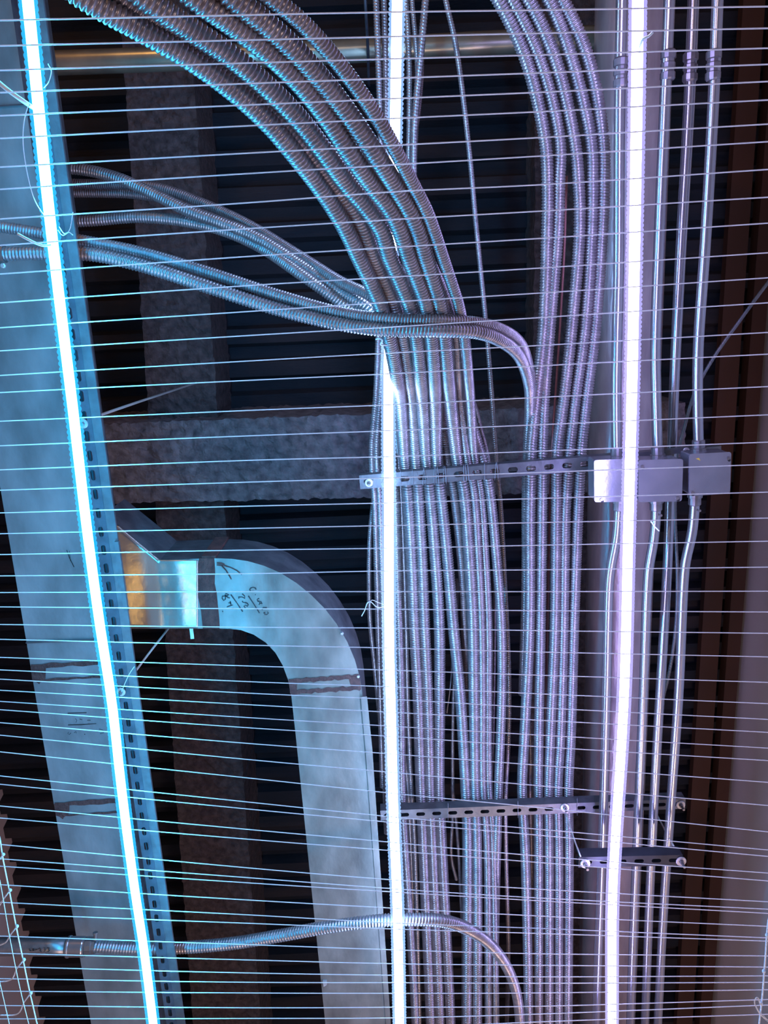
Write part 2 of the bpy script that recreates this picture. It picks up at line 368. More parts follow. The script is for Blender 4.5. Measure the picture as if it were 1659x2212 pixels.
V += [V[r]+Z*.008 for r in rim]; F += [(rim[k], nv0+k, nv0+(k+1) % len(rim), rim[(k+1) % len(rim)]) for k in range(len(rim))]
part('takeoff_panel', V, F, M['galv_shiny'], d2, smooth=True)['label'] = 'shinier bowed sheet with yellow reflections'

# ------------------------------------------------------------------ slotted struts
def strut(name, p0, p1, wide, tall, pt, mt, parent, slot=(.6, .42), off=0.3, side=1):
    """U channel: slotted bottom plate from p0 to p1 (world), flanges going up"""
    p0 = np.asarray(p0, float); p1 = np.asarray(p1, float); L = np.linalg.norm(p1-p0); d = (p1-p0)/L
    s = np.cross(Z, d); s /= np.linalg.norm(s); u = np.cross(d, s); V = []; F = []; n = int(L/pt); K = 16
    w2 = wide/2
    for c in range(n):
        a0 = c*pt; mid = a0+pt/2; hl = pt*slot[0]/2; hr = wide*slot[1]/2; base = len(V)
        for (rr) in (0, 1):
            for k in range(K):
                a = 2*math.pi*(k+.5)/K; cx, cy = math.cos(a), math.sin(a)
                if rr == 0:                                     # the slot's rounded outline
                    x = math.copysign(max(0, hl-hr), cx)+hr*cx if hl > hr else hl*cx; yv = hr*cy
                else:
                    f = min(pt/2/abs(cx), w2/abs(cy)); x = f*cx; yv = f*cy
                    if abs(abs(x)-pt/2) < 1e-6 and abs(yv) > w2*.55: yv = math.copysign(w2, yv)
                    if abs(abs(yv)-w2) < 1e-6 and abs(x) > pt/2*.75: x = math.copysign(pt/2, x)
                V.append(p0+d*(mid+x)+s*yv)
        for k in range(K):
            k2 = (k+1) % K; F.append((base+k, base+K+k, base+K+k2, base+k2))
    n0 = len(V); e = n*pt
    for t in (0, e):
        for sy in (-1, 1):
            V += [p0+d*t+s*w2*sy, p0+d*t+s*w2*sy+Z*tall, p0+d*t+s*(w2-.007)*sy+Z*tall, p0+d*t+s*(w2-.007)*sy+Z*(tall-.006)]
    for sy in (0, 1):
        b0 = n0+sy*4
        for q in range(3): F.append((b0+q, b0+q+1, b0+q+9, b0+q+8))
    return part(name, V, F, mt, parent)
def bolt(parent, c, r=.012, axis=-Z, name='bolt_washer'):
    a = part(name, *lathe(c, axis, [(r, 0), (r, .002), (r*.9, .003)], 28), M['washer'], parent)
    part('bolt', *lathe(np.asarray(c)+np.asarray(axis)*.003, axis, [(r*.5, 0), (r*.5, .005), (r*.4, .006), (r*.28, .006), (r*.28, .020)], 6), M['cast'], parent)
HR = 1.40
def railx(y): return 18+.159*y+.0*y
r1 = root('slotted_rail', at(250, 1300, HR), 'long pale slotted steel rail hung under the left duct right beside the cyan strip', 'rail')
ra, rb = at(36, -120, HR), at(388, 2330, HR)
strut('rail_channel', ra, rb, .024, .022, .0365, M['strut_pale'], r1, (.55, .36))
# lip flange on its right
dd = (rb-ra)/np.linalg.norm(rb-ra); ss = np.cross(dd, Z)
V, F = boxvf((ra+rb)/2+ss*(.012+.0085)*(1 if ss[0] > 0 else -1)+Z*.004, dd*np.linalg.norm(rb-ra)/2, ss*.0085, Z*.003)
part('lip_flange', V, F, M['strut'], r1)
for (x, y) in [(180, 915), (262, 1494)]: bolt(r1, at(x, y, HR), .009)
part('end_clip', *boxvf(at(263, 1245, HR-.006), dd*.07, ss*.004, Z*.004), M['strut'], r1)

HS = 1.76
s1 = root('slotted_strut', at(1050, 1020, HS), 'grey slotted strut carrying the flexible conduits, tied with thin wire, level with the junction boxes', 'strut', 'slotted struts under the conduits')
strut('strut_channel', at(777, 1042, HS), at(1560, 978, HS), .033, .026, .0425, M['strut'], s1, (.55, .40))
bolt(s1, at(797, 1043, HS), .010)
bolt(s1, at(1482, 974, HS), .008)
s2 = root('slotted_strut', at(1150, 1745, HS), 'long dark slotted strut below the boxes, crossing from the middle strip to the conduits', 'strut', 'slotted struts under the conduits')
strut('strut_channel', at(822, 1762, HS), at(1488, 1736, HS), .030, .030, .0425, M['strut'], s2, (.55, .36))
bolt(s2, at(1220, 1744, HS), .012); bolt(s2, at(1470, 1738, HS), .012)
HK = 1.60
s3 = root('short_strut', at(1365, 1857, HK), 'short black strut hung below the others across the straight conduits with two big washers', 'strut')
strut('strut_channel', at(1250, 1863, HK), at(1482, 1858, HK), .030, .032, .0425, M['strut_black'], s3, (.55, .36))
bolt(s3, at(1264, 1865, HK-.001), .0125); bolt(s3, at(1471, 1860, HK-.001), .0125)
# thin tie wires looped round the upper strut
for i, x in enumerate([866, 892, 914, 918, 938, 942, 947, 958, 963, 1002, 1007, 1012, 1047, 1070, 1075]):
    yc = 1042-(x-777)*64/783; sl = random.uniform(-3, 3); h = HS
    P = AT([(x+sl, yc-22, h+.032), (x+sl*.8, yc-19, h-.001), (x, yc, h-.0025), (x-sl*.5, yc+17, h-.001), (x-sl, yc+18, h+.03)])
    tube('tie_wire', P, .0006, M['wire'], s1, step=.004, sides=5)
for i, x in enumerate([968, 1119, 1247]):
    yc = 1759-(x-822)*26/666; P = AT([(x, yc-20, HS+.032), (x, yc-17, HS-.001), (x, yc, HS-.0025), (x, yc+17, HS-.001), (x, yc+18, HS+.03)])
    tube('tie_wire', P, .0007, M['wire'], s2, step=.004, sides=5)

# ------------------------------------------------------------------ pipes and straight conduits
def ext(P):
    P = [np.asarray(p, float) for p in P]; return P
o = tube('steel_pipe', AT([(1380, -420, 2.12), (1372, -60, 2.12), (1352, 700, 2.12), (1334, 1400, 2.12), (1312, 2120, 2.12), (1302, 2500, 2.12)]), .094, M['pipe'], step=.1, sides=48)
tag(o, 'thick brownish steel pipe standing behind the right light strip and thin conduits', 'pipe')
o = tube('steel_pipe', AT([(-150, 145, 2.32), (500, 122, 2.32), (1385, 76, 2.32)]), .030, M['pipe2'], step=.1, sides=32)
tag(o, 'horizontal pipe crossing the top of the ceiling with yellow glints, behind the cables', 'pipe')
HE = 1.71
def fitting(parent, c, d, r):
    prof = [(r*1.0, -.029), (r*1.16, -.028), (r*1.36, -.025), (r*1.36, -.013), (r*1.10, -.011), (r*1.10, -.006), (r*1.30, -.004), (r*1.30, .004), (r*1.10, .006),
            (r*1.10, .011), (r*1.34, .013), (r*1.34, .024), (r*1.14, .027), (r, .028)]
    return part('coupling', *lathe(c, d, prof, 12), M['cast'], parent)
RE = .0112
emts = [
 ('A', [(1346, -250), (1343, 0), (1338, 250), (1336, 600), (1332, 760), (1331, 850), (1332, 992)], 'straight steel conduit nearest the violet strip, entering the left junction box from above', (1341, 158), RE),
 ('B', [(1454, -250), (1446, 0), (1436, 240), (1424, 520), (1416, 760), (1417, 830), (1421, 990)], 'straight steel conduit entering the middle junction box from above', (1443, 142), RE),
 ('D', [(1556, -250), (1550, 0), (1540, 240), (1524, 520), (1509, 740), (1507, 830), (1509, 976)], 'rightmost straight steel conduit, entering the right junction box from above', (1541, 142), RE)]
for nm, pp, lab, cp, r in emts:
    P = AT([(x, y, HE) for x, y in pp]); g = root('metal_conduit', P[-1], lab, 'conduit', 'steel conduits above the junction boxes')
    tube('conduit_tube', P, r, M['emt'], g, step=.01, sides=24)
    c = at(cp[0], cp[1], HE); d = P[2]-P[1]; fitting(g, c, d, r)
    if nm == 'A': tube('clamp_plate', AT([(1388, 118, HE), (1386, 172, HE)]), .010, M['cast'], g, step=.02, sides=6)
    e = P[-1]; dd_ = P[-1]-P[-2]; part('box_connector', *lathe(e-dd_/np.linalg.norm(dd_)*.016, dd_, [(r*1.05, -.012), (r*1.25, -.010), (r*1.25, .006), (r*1.5, .007), (r*1.5, .014)], 16), M['cast'], g)
P = AT([(1506, -250, HE+.03), (1498, 0, HE+.03), (1488, 240, HE+.03), (1472, 520, HE+.04), (1458, 800, HE+.07), (1452, 960, HE+.11), (1448, 1060, HE+.11), (1443, 1200, HE+.06), (1432, 1400, HE+.0), (1420, 1600, HE-.0), (1405, 1900, HE), (1392, 2250, HE), (1385, 2450, HE)])
g = root('metal_conduit', P[5], 'straight steel conduit passing behind the strut, between the middle and right junction boxes', 'conduit')
tube('conduit_tube', P, RE, M['emt'], g, step=.01, sides=24); fitting(g, at(1491, 146, HE+.03), P[2]-P[1], RE)
low = [
 ([(1337, 1084), (1336, 1110), (1332, 1160), (1320, 1225), (1316, 1260), (1310, 1500), (1302, 1800), (1293, 2050), (1286, 2260), (1280, 2450)], 'lower steel conduit with a small offset bend leaving the left junction box'),
 ([(1417, 1084), (1417, 1110), (1413, 1160), (1402, 1225), (1399, 1260), (1390, 1500), (1377, 1800), (1367, 2050), (1360, 2260), (1353, 2450)], 'lower steel conduit with a small offset bend leaving the middle junction box'),
 ([(1501, 1072), (1500, 1100), (1495, 1150), (1481, 1215), (1477, 1255), (1466, 1500), (1449, 1740), (1434, 1960), (1421, 2212), (1410, 2450)], 'lower steel conduit with a small offset bend leaving the right junction box')]
for pp, lab in low:
    P = AT([(x, y, HE) for x, y in pp]); g = root('metal_conduit', P[0], lab, 'conduit', 'steel conduits below the junction boxes')
    tube('conduit_tube', P, RE, M['emt'], g, step=.01, sides=24)
    part('box_connector', *lathe(P[0]+(P[1]-P[0])*.3, P[0]-P[1], [(RE*1.05, -.012), (RE*1.25, -.010), (RE*1.25, .006), (RE*1.5, .007), (RE*1.5, .014)], 16), M['cast'], g)
    sc = P[1]+np.array([.006, 0, -.013]); part('screw', *lathe(sc, -Z, [(.003, 0), (.003, .004)], 10), M['cast'], g)
# junction boxes
def rounded(quad, r=.12, n=4):
    out = []; Q = [np.array(q, float) for q in quad]
    for i in range(4):
        p, a, b = Q[i], Q[i-1], Q[(i+1) % 4]
        for k in range(n+1):
            t = k/n; s0 = p+(a-p)*r; s1 = p+(b-p)*r; out.append((1-t)**2*s0+2*t*(1-t)*p+t*t*s1)
    return out
boxes = [([(1283, 994), (1376, 990), (1374, 1083), (1284, 1085)], 'left square steel junction box, partly hidden by the violet light strip', 1.655, [(1299, 1079), (1368, 1000)]),
         ([(1379, 994), (1476, 991), (1473, 1083), (1379, 1085)], 'middle square steel junction box of the three on the strut', 1.655, [(1387, 1008), (1463, 1076)]),
         ([(1489, 981), (1580, 976), (1577, 1066), (1489, 1072)], 'right square steel junction box standing apart from the other two', 1.655, [(1573, 990), (1495, 1064)])]
for q, lab, h, scr in boxes:
    g = root('junction_box', at((q[0][0]+q[2][0])/2, (q[0][1]+q[2][1])/2, h), lab, 'junction box', 'junction boxes on the strut')
    c = np.mean(np.array(q), 0); qi = [c+(np.array(p)-c)*.965 for p in q]
    V, F = prism([at(p[0], p[1], h) for p in rounded(qi, .06)], .055); part('box_body', V, F, M['box'], g)
    V, F = prism([at(p[0], p[1], h-.003) for p in rounded(q, .07)], .003); part('cover_plate', V, F, M['box'], g)
    for (x, y) in scr:
        part('cover_screw', *lathe(at(x, y, h-.003), -Z, [(.0042, 0), (.0036, .002)], 12), M['cast'], g)
        part('screw_hole', *lathe(at(x+2, y+4, h-.003), -Z, [(.0034, 0), (.0034, .0004)], 12), M['dark'], g)
g = bpy.data.objects.get('junction_box.002')
part('paint_fleck', *prism([at(x, y, 1.6515) for x, y in [(1503, 991), (1510, 989), (1513, 995), (1508, 993)]], .0005), M['decal'], g)

# ------------------------------------------------------------------ flexible armoured conduits
def hM(y):
    ys = [-300, 0, 100, 330, 500, 660, 725, 800, 860, 1000, 1060, 2600]; hs = [.98, 1.02, 1.07, 1.20, 1.33, 1.46, 1.52, 1.60, 1.68, 1.804, 1.81, 1.825]
    return float(np.interp(y, ys, hs))
GM = 'large armoured conduits of the central bundle'
def flex(P, r, label, group=None, mt='flex', name='flexible_conduit', cat='flexible conduit', pitch=None, amp=.16, sides=14):
    o = tube(name, AT(P), r, M[mt], pitch=pitch or (.0065 if r > .011 else .0055), amp=amp, sides=sides)
    return tag(o, label, cat, group)
big = [
 [(60, -95), (190, 0), (300, 62), (416, 130), (510, 200), (580, 265), (631, 325), (685, 395), (725, 455), (750, 500), (776, 557), (802, 612), (822, 660), (840, 725), (855, 800), (864, 860), (874, 1000), (880, 1060), (889, 1200), (895, 1350), (903, 1500), (909, 1700), (913, 1800), (930, 2200), (938, 2500)],
 [(150, -105), (255, -10), (360, 60), (470, 140), (555, 210), (615, 270), (668, 330), (717, 395), (762, 450), (788, 500), (808, 557), (832, 610), (853, 660), (870, 725), (882, 800), (889, 860), (898, 1000), (903, 1060), (911, 1200), (917, 1350), (924, 1500), (929, 1700), (933, 1800), (950, 2200), (957, 2500)],
 [(215, -85), (318, 0), (410, 62), (500, 122), (585, 195), (648, 260), (702, 330), (752, 400), (797, 455), (825, 500), (842, 557), (865, 610), (885, 660), (899, 725), (908, 800), (913, 860), (921, 1000), (928, 1060), (940, 1200), (949, 1350), (950, 1500), (949, 1700), (953, 1800), (973, 2200), (980, 2500)],
 [(320, -95), (422, -5), (500, 50), (575, 108), (650, 180), (708, 255), (756, 330), (805, 400), (845, 455), (866, 500), (884, 557), (904, 610), (921, 660), (932, 725), (938, 800), (941, 860), (944, 1000), (951, 1060), (966, 1200), (979, 1350), (994, 1500), (1006, 1700), (1010, 1800), (1009, 2200), (1008, 2500)],
 [(400, -100), (500, -8), (570, 48), (640, 112), (705, 185), (762, 260), (809, 330), (853, 400), (885, 455), (904, 500), (920, 557), (937, 610), (951, 660), (960, 725), (967, 800), (973, 860), (989, 1000), (1002, 1060), (1014, 1200), (1022, 1350), (1024, 1500), (1026, 1700), (1030, 1800), (1031, 2200), (1031, 2500)]]
names = ['lower left outermost', 'slimmer looking second', 'middle third', 'fourth', 'fifth']
hoff = [0, .022, .004, 0, .004]
for i, L in enumerate(big):
    flex([(x, y, hM(y)+hoff[i]*(y < 900)) for x, y in L], .0129, '%s thick ribbed conduit from the left in the bundle curving from top left' % names[i], GM)
L = [(480, -105), (578, -12), (645, 42), (705, 105), (763, 178), (815, 255), (857, 330), (893, 400), (921, 455), (938, 500), (957, 557), (975, 610), (991, 660), (1003, 725), (1011, 800), (1016, 860), (1026, 1000), (1038, 1060), (1048, 1200), (1055, 1350), (1055, 1500), (1056, 1700), (1064, 1800), (1071, 2200), (1074, 2500)]
flex([(x, y, hM(y)+.006) for x, y in L], .0095, 'narrower ribbed conduit on the upper right edge of the big curving bundle', GM)
L = [(880, 480), (925, 560), (968, 660), (985, 725), (990, 800), (994, 860), (1011, 1000), (1023, 1060), (1033, 1200), (1040, 1350), (1042, 1500), (1043, 1700), (1051, 1800), (1055, 2200), (1057, 2500)]
flex([(x, y, hM(y)+.03*(y < 900)) for x, y in L], .0095, 'narrow ribbed conduit emerging from behind the big bundle, just left of its right edge', GM)
GB = 'armoured conduits joining the bundle at the upper strut'
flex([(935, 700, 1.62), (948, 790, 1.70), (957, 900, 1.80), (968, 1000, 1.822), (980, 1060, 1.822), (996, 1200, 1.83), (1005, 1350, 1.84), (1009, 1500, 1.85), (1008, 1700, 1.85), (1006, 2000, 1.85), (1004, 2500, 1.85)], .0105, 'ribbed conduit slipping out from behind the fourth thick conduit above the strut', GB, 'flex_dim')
flex([(1000, 760, 1.66), (1012, 880, 1.78), (1030, 950, 1.81), (1046, 1000, 1.812), (1058, 1060, 1.812), (1072, 1200, 1.82), (1083, 1350, 1.82), (1084, 1500, 1.82), (1077, 1700, 1.82), (1074, 1800, 1.82), (1070, 1950, 1.84), (1064, 2500, 1.86)], .0112, 'rightmost thick ribbed conduit of the central bundle, fanning right below the strut', GB)
flex([(846, 980, 1.83), (854, 1060, 1.83), (858, 1200, 1.83), (862, 1350, 1.82), (866, 1500, 1.815), (868, 1700, 1.813), (873, 1800, 1.813), (886, 2000, 1.81), (897, 2200, 1.81), (905, 2500, 1.81)], .0105, 'ribbed conduit hugging the right side of the middle light strip', GB)
# right-hand group
GR = 'armoured conduits of the right-hand group'
hR = lambda y: float(np.interp(y, [-300, 0, 300, 900, 1050, 2600], [1.66, 1.72, 1.80, 1.81, 1.812, 1.83]))
right = [
 ([(1010, -100), (1077, 0), (1137, 130), (1177, 300), (1183, 400), (1182, 500), (1175, 700), (1160, 850), (1148, 970), (1145, 1100), (1144, 1350), (1133, 1590), (1128, 1700), (1135, 1850), (1142, 2200), (1145, 2500)], .0122, 'leftmost ribbed conduit of the right-hand group, the one the crossing pair reaches'),
 ([(1040, -100), (1106, 0), (1167, 130), (1209, 300), (1208, 400), (1205, 500), (1189, 700), (1177, 850), (1172, 970), (1171, 1100), (1168, 1350), (1164, 1590), (1163, 1700), (1164, 1850), (1164, 2200), (1165, 2500)], .0115, 'second ribbed conduit from the left in the right-hand group'),
 ([(1075, -100), (1142, 0), (1200, 130), (1240, 300), (1250, 400), (1252, 500), (1236, 700), (1220, 850), (1204, 970), (1202, 1100), (1199, 1350), (1189, 1590), (1185, 1700), (1186, 1850), (1186, 2200), (1187, 2500)], .0122, 'middle ribbed conduit of the right-hand group of five'),
 ([(1118, -100), (1186, 0), (1236, 130), (1276, 300), (1280, 400), (1278, 500), (1265, 700), (1245, 850), (1231, 970), (1222, 1100), (1218, 1350), (1211, 1590), (1205, 1700), (1207, 1850), (1207, 2200), (1208, 2500)], .0118, 'fourth ribbed conduit from the left in the right-hand group'),
 ([(1150, -100), (1215, 0), (1272, 130), (1303, 300), (1305, 400), (1301, 500), (1287, 700), (1269, 850), (1256, 970), (1249, 1100), (1240, 1350), (1233, 1590), (1228, 1700), (1229, 1850), (1227, 2200), (1228, 2500)], .0118, 'rightmost ribbed conduit of the right-hand group, beside the thick brown pipe')]
for L, r, lab in right: flex([(x, y, hR(y)) for x, y in L], r, lab, GR)
# pair crossing in front of the bundle
GC = 'pair of conduits crossing in front of the bundle'
flex([(-200, 552, 1.53), (0, 549, 1.53), (120, 547, 1.53), (200, 550, 1.53), (300, 572, 1.525), (450, 620, 1.51), (600, 668, 1.50), (750, 703, 1.47), (850, 713, 1.445), (950, 714, 1.45), (1030, 718, 1.48), (1085, 738, 1.54), (1125, 775, 1.64), (1143, 830, 1.72), (1145, 880, 1.80), (1141, 960, 1.85), (1138, 1060, 1.86), (1137, 1250, 1.87), (1130, 1500, 1.87)], .0115, 'lower larger conduit of the pair sweeping across the bundle to the right-hand group', GC)
flex([(-200, 470, 1.56), (0, 490, 1.56), (110, 508, 1.56), (200, 524, 1.555), (300, 544, 1.55), (450, 588, 1.53), (600, 637, 1.51), (740, 676, 1.48), (850, 690, 1.45), (950, 692, 1.455), (1030, 697, 1.49), (1085, 712, 1.55), (1125, 742, 1.65), (1142, 790, 1.74), (1148, 850, 1.83), (1143, 960, 1.88), (1140, 1060, 1.89)], .0098, 'upper thinner conduit of the pair sweeping right across the bundle', GC)
# group from behind the duct, passing behind the bundle
GL = 'conduits coming from behind the left duct towards the bundle'
flex([(60, 362, 1.95), (175, 366, 1.95), (255, 385, 1.93), (330, 418, 1.90), (400, 452, 1.87), (550, 510, 1.82), (650, 572, 1.77), (730, 625, 1.73), (805, 672, 1.70), (850, 760, 1.78), (880, 900, 1.90)], .0118, 'uppermost ribbed conduit coming out from behind the left duct, crossing over its neighbours', GL)
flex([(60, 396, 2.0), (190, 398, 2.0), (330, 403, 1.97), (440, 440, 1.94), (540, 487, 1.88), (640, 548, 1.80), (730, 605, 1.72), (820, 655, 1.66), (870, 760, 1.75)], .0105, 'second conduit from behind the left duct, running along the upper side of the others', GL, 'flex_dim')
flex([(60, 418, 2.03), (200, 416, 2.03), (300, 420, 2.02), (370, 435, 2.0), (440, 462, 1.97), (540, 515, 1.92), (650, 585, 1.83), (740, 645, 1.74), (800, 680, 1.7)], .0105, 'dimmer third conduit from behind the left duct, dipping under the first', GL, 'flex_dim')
flex([(60, 480, 1.93), (190, 477, 1.93), (300, 469, 1.92), (400, 478, 1.90), (480, 497, 1.87), (560, 532, 1.83), (650, 592, 1.75), (740, 655, 1.72), (800, 695, 1.72)], .0118, 'lowest ribbed conduit from behind the left duct, arching before joining the others', GL)
# flex crossing at the bottom
g = root('conduit_run', at(170, 2045, 1.52), 'grey pipe, coupling and ribbed flex crossing near the bottom from lower left to the bundle', 'conduit')
tube('rigid_pipe', AT([(-200, 2045, 1.53), (150, 2045, 1.53)]), .0205, M['cast'], g, step=.05, sides=28)
a, b = at(150, 2045, 1.53), at(182, 2045, 1.53); d = b-a
part('coupling', *lathe(a, d, [(.021, -.004), (.0245, -.003), (.0245, .001), (.0228, .003), (.0228, .034), (.0215, .036), (.0215, .040)], 32), M['emt'], g)
part('squeeze_clamp', *lathe(at(196, 2043, 1.53), d, [(.018, -.012), (.020, -.010), (.020, .004), (.0175, .005), (.0175, .012)], 12), M['cast'], g)
part('clamp_screw', *lathe(at(206, 2022, 1.53), -Dn, [(.004, -.01), (.004, .004), (.006, .005), (.006, .009)], 8), M['cast'], g)
o = tube('flexible_conduit', AT([(205, 2044, 1.53), (280, 2048, 1.53), (372, 2048, 1.52), (500, 2038, 1.50), (600, 2022, 1.48), (700, 2004, 1.46), (800, 1991, 1.45), (880, 1986, 1.45), (960, 1990, 1.47), (1030, 2018, 1.54), (1080, 2065, 1.62), (1110, 2125, 1.70), (1122, 2190, 1.76), (1124, 2300, 1.80), (1124, 2500, 1.81)]), .0125, M['flex'], g, pitch=.007, amp=.16, sides=14)
o['label'] = 'ribbed flexible part of the run'
S2 = lambda L: [(x/5.12, 1780+y/5.12) for x, y in L]
HP = 1.53-.0208
mk = [[(310, 1385), (330, 1378), (325, 1400), (345, 1405)], [(360, 1380), (372, 1378), (376, 1400), (362, 1404), (360, 1380)], [(388, 1395), (415, 1385)], [(425, 1385), (440, 1368), (455, 1385), (438, 1398), (455, 1412)],
      [(480, 1366), (500, 1370), (485, 1385), (503, 1395), (486, 1412)], [(520, 1368), (545, 1370), (535, 1388), (548, 1400), (525, 1412)]]
part('stamped_figures', *merge(*[stroke(S2(L), 1.3, HP+.0015, .0015) for L in mk]), M['ink'], g)
# connector block at far left where the crossing pair starts
g = root('conduit_connector', at(2, 560, 1.53), 'small metal conduit connector with a screw at the far left edge under the duct', 'connector')
part('connector_body', *lathe(at(-14, 549, 1.53), at(20, 549, 1.53)-at(-20, 549, 1.53), [(.013, -.03), (.020, -.028), (.020, .008), (.016, .010), (.016, .022)], 14), M['cast'], g)
part('screw', *lathe(at(8, 574, 1.53), -Z, [(.005, 0), (.005, .004), (.003, .005)], 8), M['washer'], g)

# thin cables
def cable(P, r, label, group=None, mt='flex', cat='cable', pitch=None, name='armoured_cable'):
    o = tube(name, AT(P), r, M[mt], pitch=pitch or max(.0045, r*.9), amp=.10, sides=8); return tag(o, label, cat, group)
cable([(950, -80, 1.95), (963, 0, 1.95), (985, 100, 1.96), (1013, 320, 1.98), (1028, 480, 2.0), (1040, 600, 2.0), (1050, 700, 2.0), (1062, 850, 2.0), (1071, 980, 1.98), (1082, 1100, 1.97), (1090, 1250, 1.95), (1099, 1450, 1.9), (1098, 1600, 1.86), (1092, 1720, 1.83), (1093, 1850, 1.85), (1098, 2050, 1.9), (1092, 2300, 1.95)], .0062, 'lone thin armoured cable running down through the dark gap right of the bundle')
GT = 'thin armoured cables behind the middle light strip'
cable([(808, -80, 2.0), (812, 0, 2.0), (822, 300, 2.0), (824, 550, 2.0), (817, 725, 1.98), (812, 850, 1.94), (803, 960, 1.86), (803, 1010, 1.83), (808, 1070, 1.83), (812, 1180, 1.84), (818, 1400, 1.85), (826, 1700, 1.85)], .007, 'thin armoured cable left of the middle strip, leftmost of the hidden cables', GT)
cable([(824, -80, 2.02), (829, 0, 2.02), (834, 300, 2.02), (835, 550, 2.0), (826, 725, 1.98), (821, 850, 1.94), (813, 960, 1.86), (814, 1010, 1.83), (819, 1070, 1.83), (824, 1250, 1.84), (830, 1500, 1.84), (838, 1800, 1.84)], .007, 'thin armoured cable half hidden just left of the middle light strip', GT)
cable([(872, -80, 2.0), (877, 0, 2.0), (884, 150, 2.0), (881, 400, 2.0), (868, 700, 1.97), (856, 900, 1.88), (862, 1010, 1.84), (866, 1070, 1.84), (872, 1200, 1.84), (877, 1350, 1.84), (880, 1500, 1.83), (888, 1700, 1.83), (895, 1800, 1.83), (906, 2200, 1.83), (912, 2500, 1.83)], .0065, 'thin armoured cable just right of the middle light strip near the top', GT)
cable([(888, -80, 1.99), (890, 0, 1.99), (898, 90, 1.99), (902, 170, 2.0), (898, 300, 2.0), (892, 420, 2.0), (880, 600, 2.0), (866, 900, 1.9), (868, 1070, 1.85), (873, 1200, 1.85), (876, 1400, 1.85), (873, 1600, 1.84), (882, 1720, 1.83), (888, 1850, 1.84), (900, 2200, 1.84)], .0055, 'thin armoured cable slanting right then back, between two others near the top', GT)
cable([(925, -80, 1.97), (919, 0, 1.97), (912, 80, 1.97), (903, 180, 1.98), (895, 280, 1.98), (893, 420, 1.98), (890, 600, 1.98)], .008, 'pale armoured cable slanting down left beside the middle strip at the top', GT)
cable([(912, 110, 2.02), (911, 170, 2.02), (905, 240, 2.02), (897, 300, 2.03), (896, 430, 2.03)], .0045, 'very thin pinkish cable behind the slanting pale one at the top', GT, 'flex_dim')
cable([(812, 1050, 1.86), (806, 1090, 1.86), (799, 1160, 1.87), (797, 1260, 1.87), (799, 1340, 1.87), (807, 1420, 1.87), (819, 1540, 1.86), (828, 1650, 1.86), (834, 1800, 1.86)], .0058, 'thin pale cable bowing out to the left of the middle light strip', None)
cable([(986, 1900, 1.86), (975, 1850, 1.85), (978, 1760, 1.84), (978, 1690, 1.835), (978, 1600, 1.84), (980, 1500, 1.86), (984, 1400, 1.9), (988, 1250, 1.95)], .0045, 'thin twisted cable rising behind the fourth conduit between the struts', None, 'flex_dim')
cable([(965, 1540, 1.86), (973, 1480, 1.86), (977, 1420, 1.88)], .0022, 'short thin wire end above the lower strut, left of the twisted cable', None, 'wire')
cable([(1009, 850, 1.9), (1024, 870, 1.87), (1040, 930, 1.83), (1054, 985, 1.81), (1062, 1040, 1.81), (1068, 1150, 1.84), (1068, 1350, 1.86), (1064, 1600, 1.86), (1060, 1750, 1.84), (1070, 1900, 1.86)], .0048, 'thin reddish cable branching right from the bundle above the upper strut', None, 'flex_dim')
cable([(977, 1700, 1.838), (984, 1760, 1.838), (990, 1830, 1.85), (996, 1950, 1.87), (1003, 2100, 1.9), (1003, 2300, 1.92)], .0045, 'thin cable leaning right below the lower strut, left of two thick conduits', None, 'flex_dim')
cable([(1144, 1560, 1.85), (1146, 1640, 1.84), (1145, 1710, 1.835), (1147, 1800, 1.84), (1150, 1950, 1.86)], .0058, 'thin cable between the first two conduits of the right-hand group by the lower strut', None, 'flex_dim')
cable([(1224, 380, 1.84), (1222, 450, 1.84), (1219, 540, 1.84), (1210, 700, 1.84), (1200, 850, 1.83), (1192, 975, 1.812), (1188, 1100, 1.84), (1182, 1350, 1.86), (1178, 1600, 1.88)], .0028, 'thin red-brown wire hanging in the gap of the right-hand group', None, 'cable_red', 'wire')
cable([(1760, 480, 1.9), (1659, 610, 1.9), (1600, 690, 1.9), (1540, 775, 1.9), (1500, 850, 1.9), (1478, 925, 1.88), (1462, 990, 1.86), (1458, 1100, 1.86), (1463, 1250, 1.86), (1460, 1350, 1.87), (1448, 1440, 1.89), (1432, 1510, 1.92)], .0042, 'thin dark beaded cable slanting down from the right edge behind the conduits', None, 'strut', 'cable', .009)
tube_ = tube('hanger_rod', AT([(787, -60, 2.1), (789, 0, 2.1), (794, 90, 2.2), (797, 185, 2.35)]), .004, M['strut_pale'], step=.02, sides=8)
tag(tube_, 'thin vertical rod hanging left of the middle strip at the top', 'rod')
for P, r, lab in [
    ([(204, 901, 1.43), (300, 868, 1.80), (424, 827, 2.40)], .0028, 'pale thin hanger strap slanting up right from the slotted rail, above the branch duct'),
    ([(262, 1494, 1.40), (300, 1440, 1.50), (368, 1352, 1.68)], .0024, 'pale bent hanger wire between the slotted rail and the branch duct'),
    ([(1220, 1744, 1.76), (1236, 1800, 1.68), (1254, 1850, 1.60)], .0020, 'thin hanger rod joining the dark strut to the left end of the short black strut'),
    ([(1414, 1750, 1.80), (1440, 1800, 1.72), (1458, 1832, 1.66)], .0020, 'thin hanger rod reaching the right end of the short black strut')]:
    tag(tube('hanger_rod', AT(P), r, M['rod'], step=.02, sides=8), lab, 'rod')

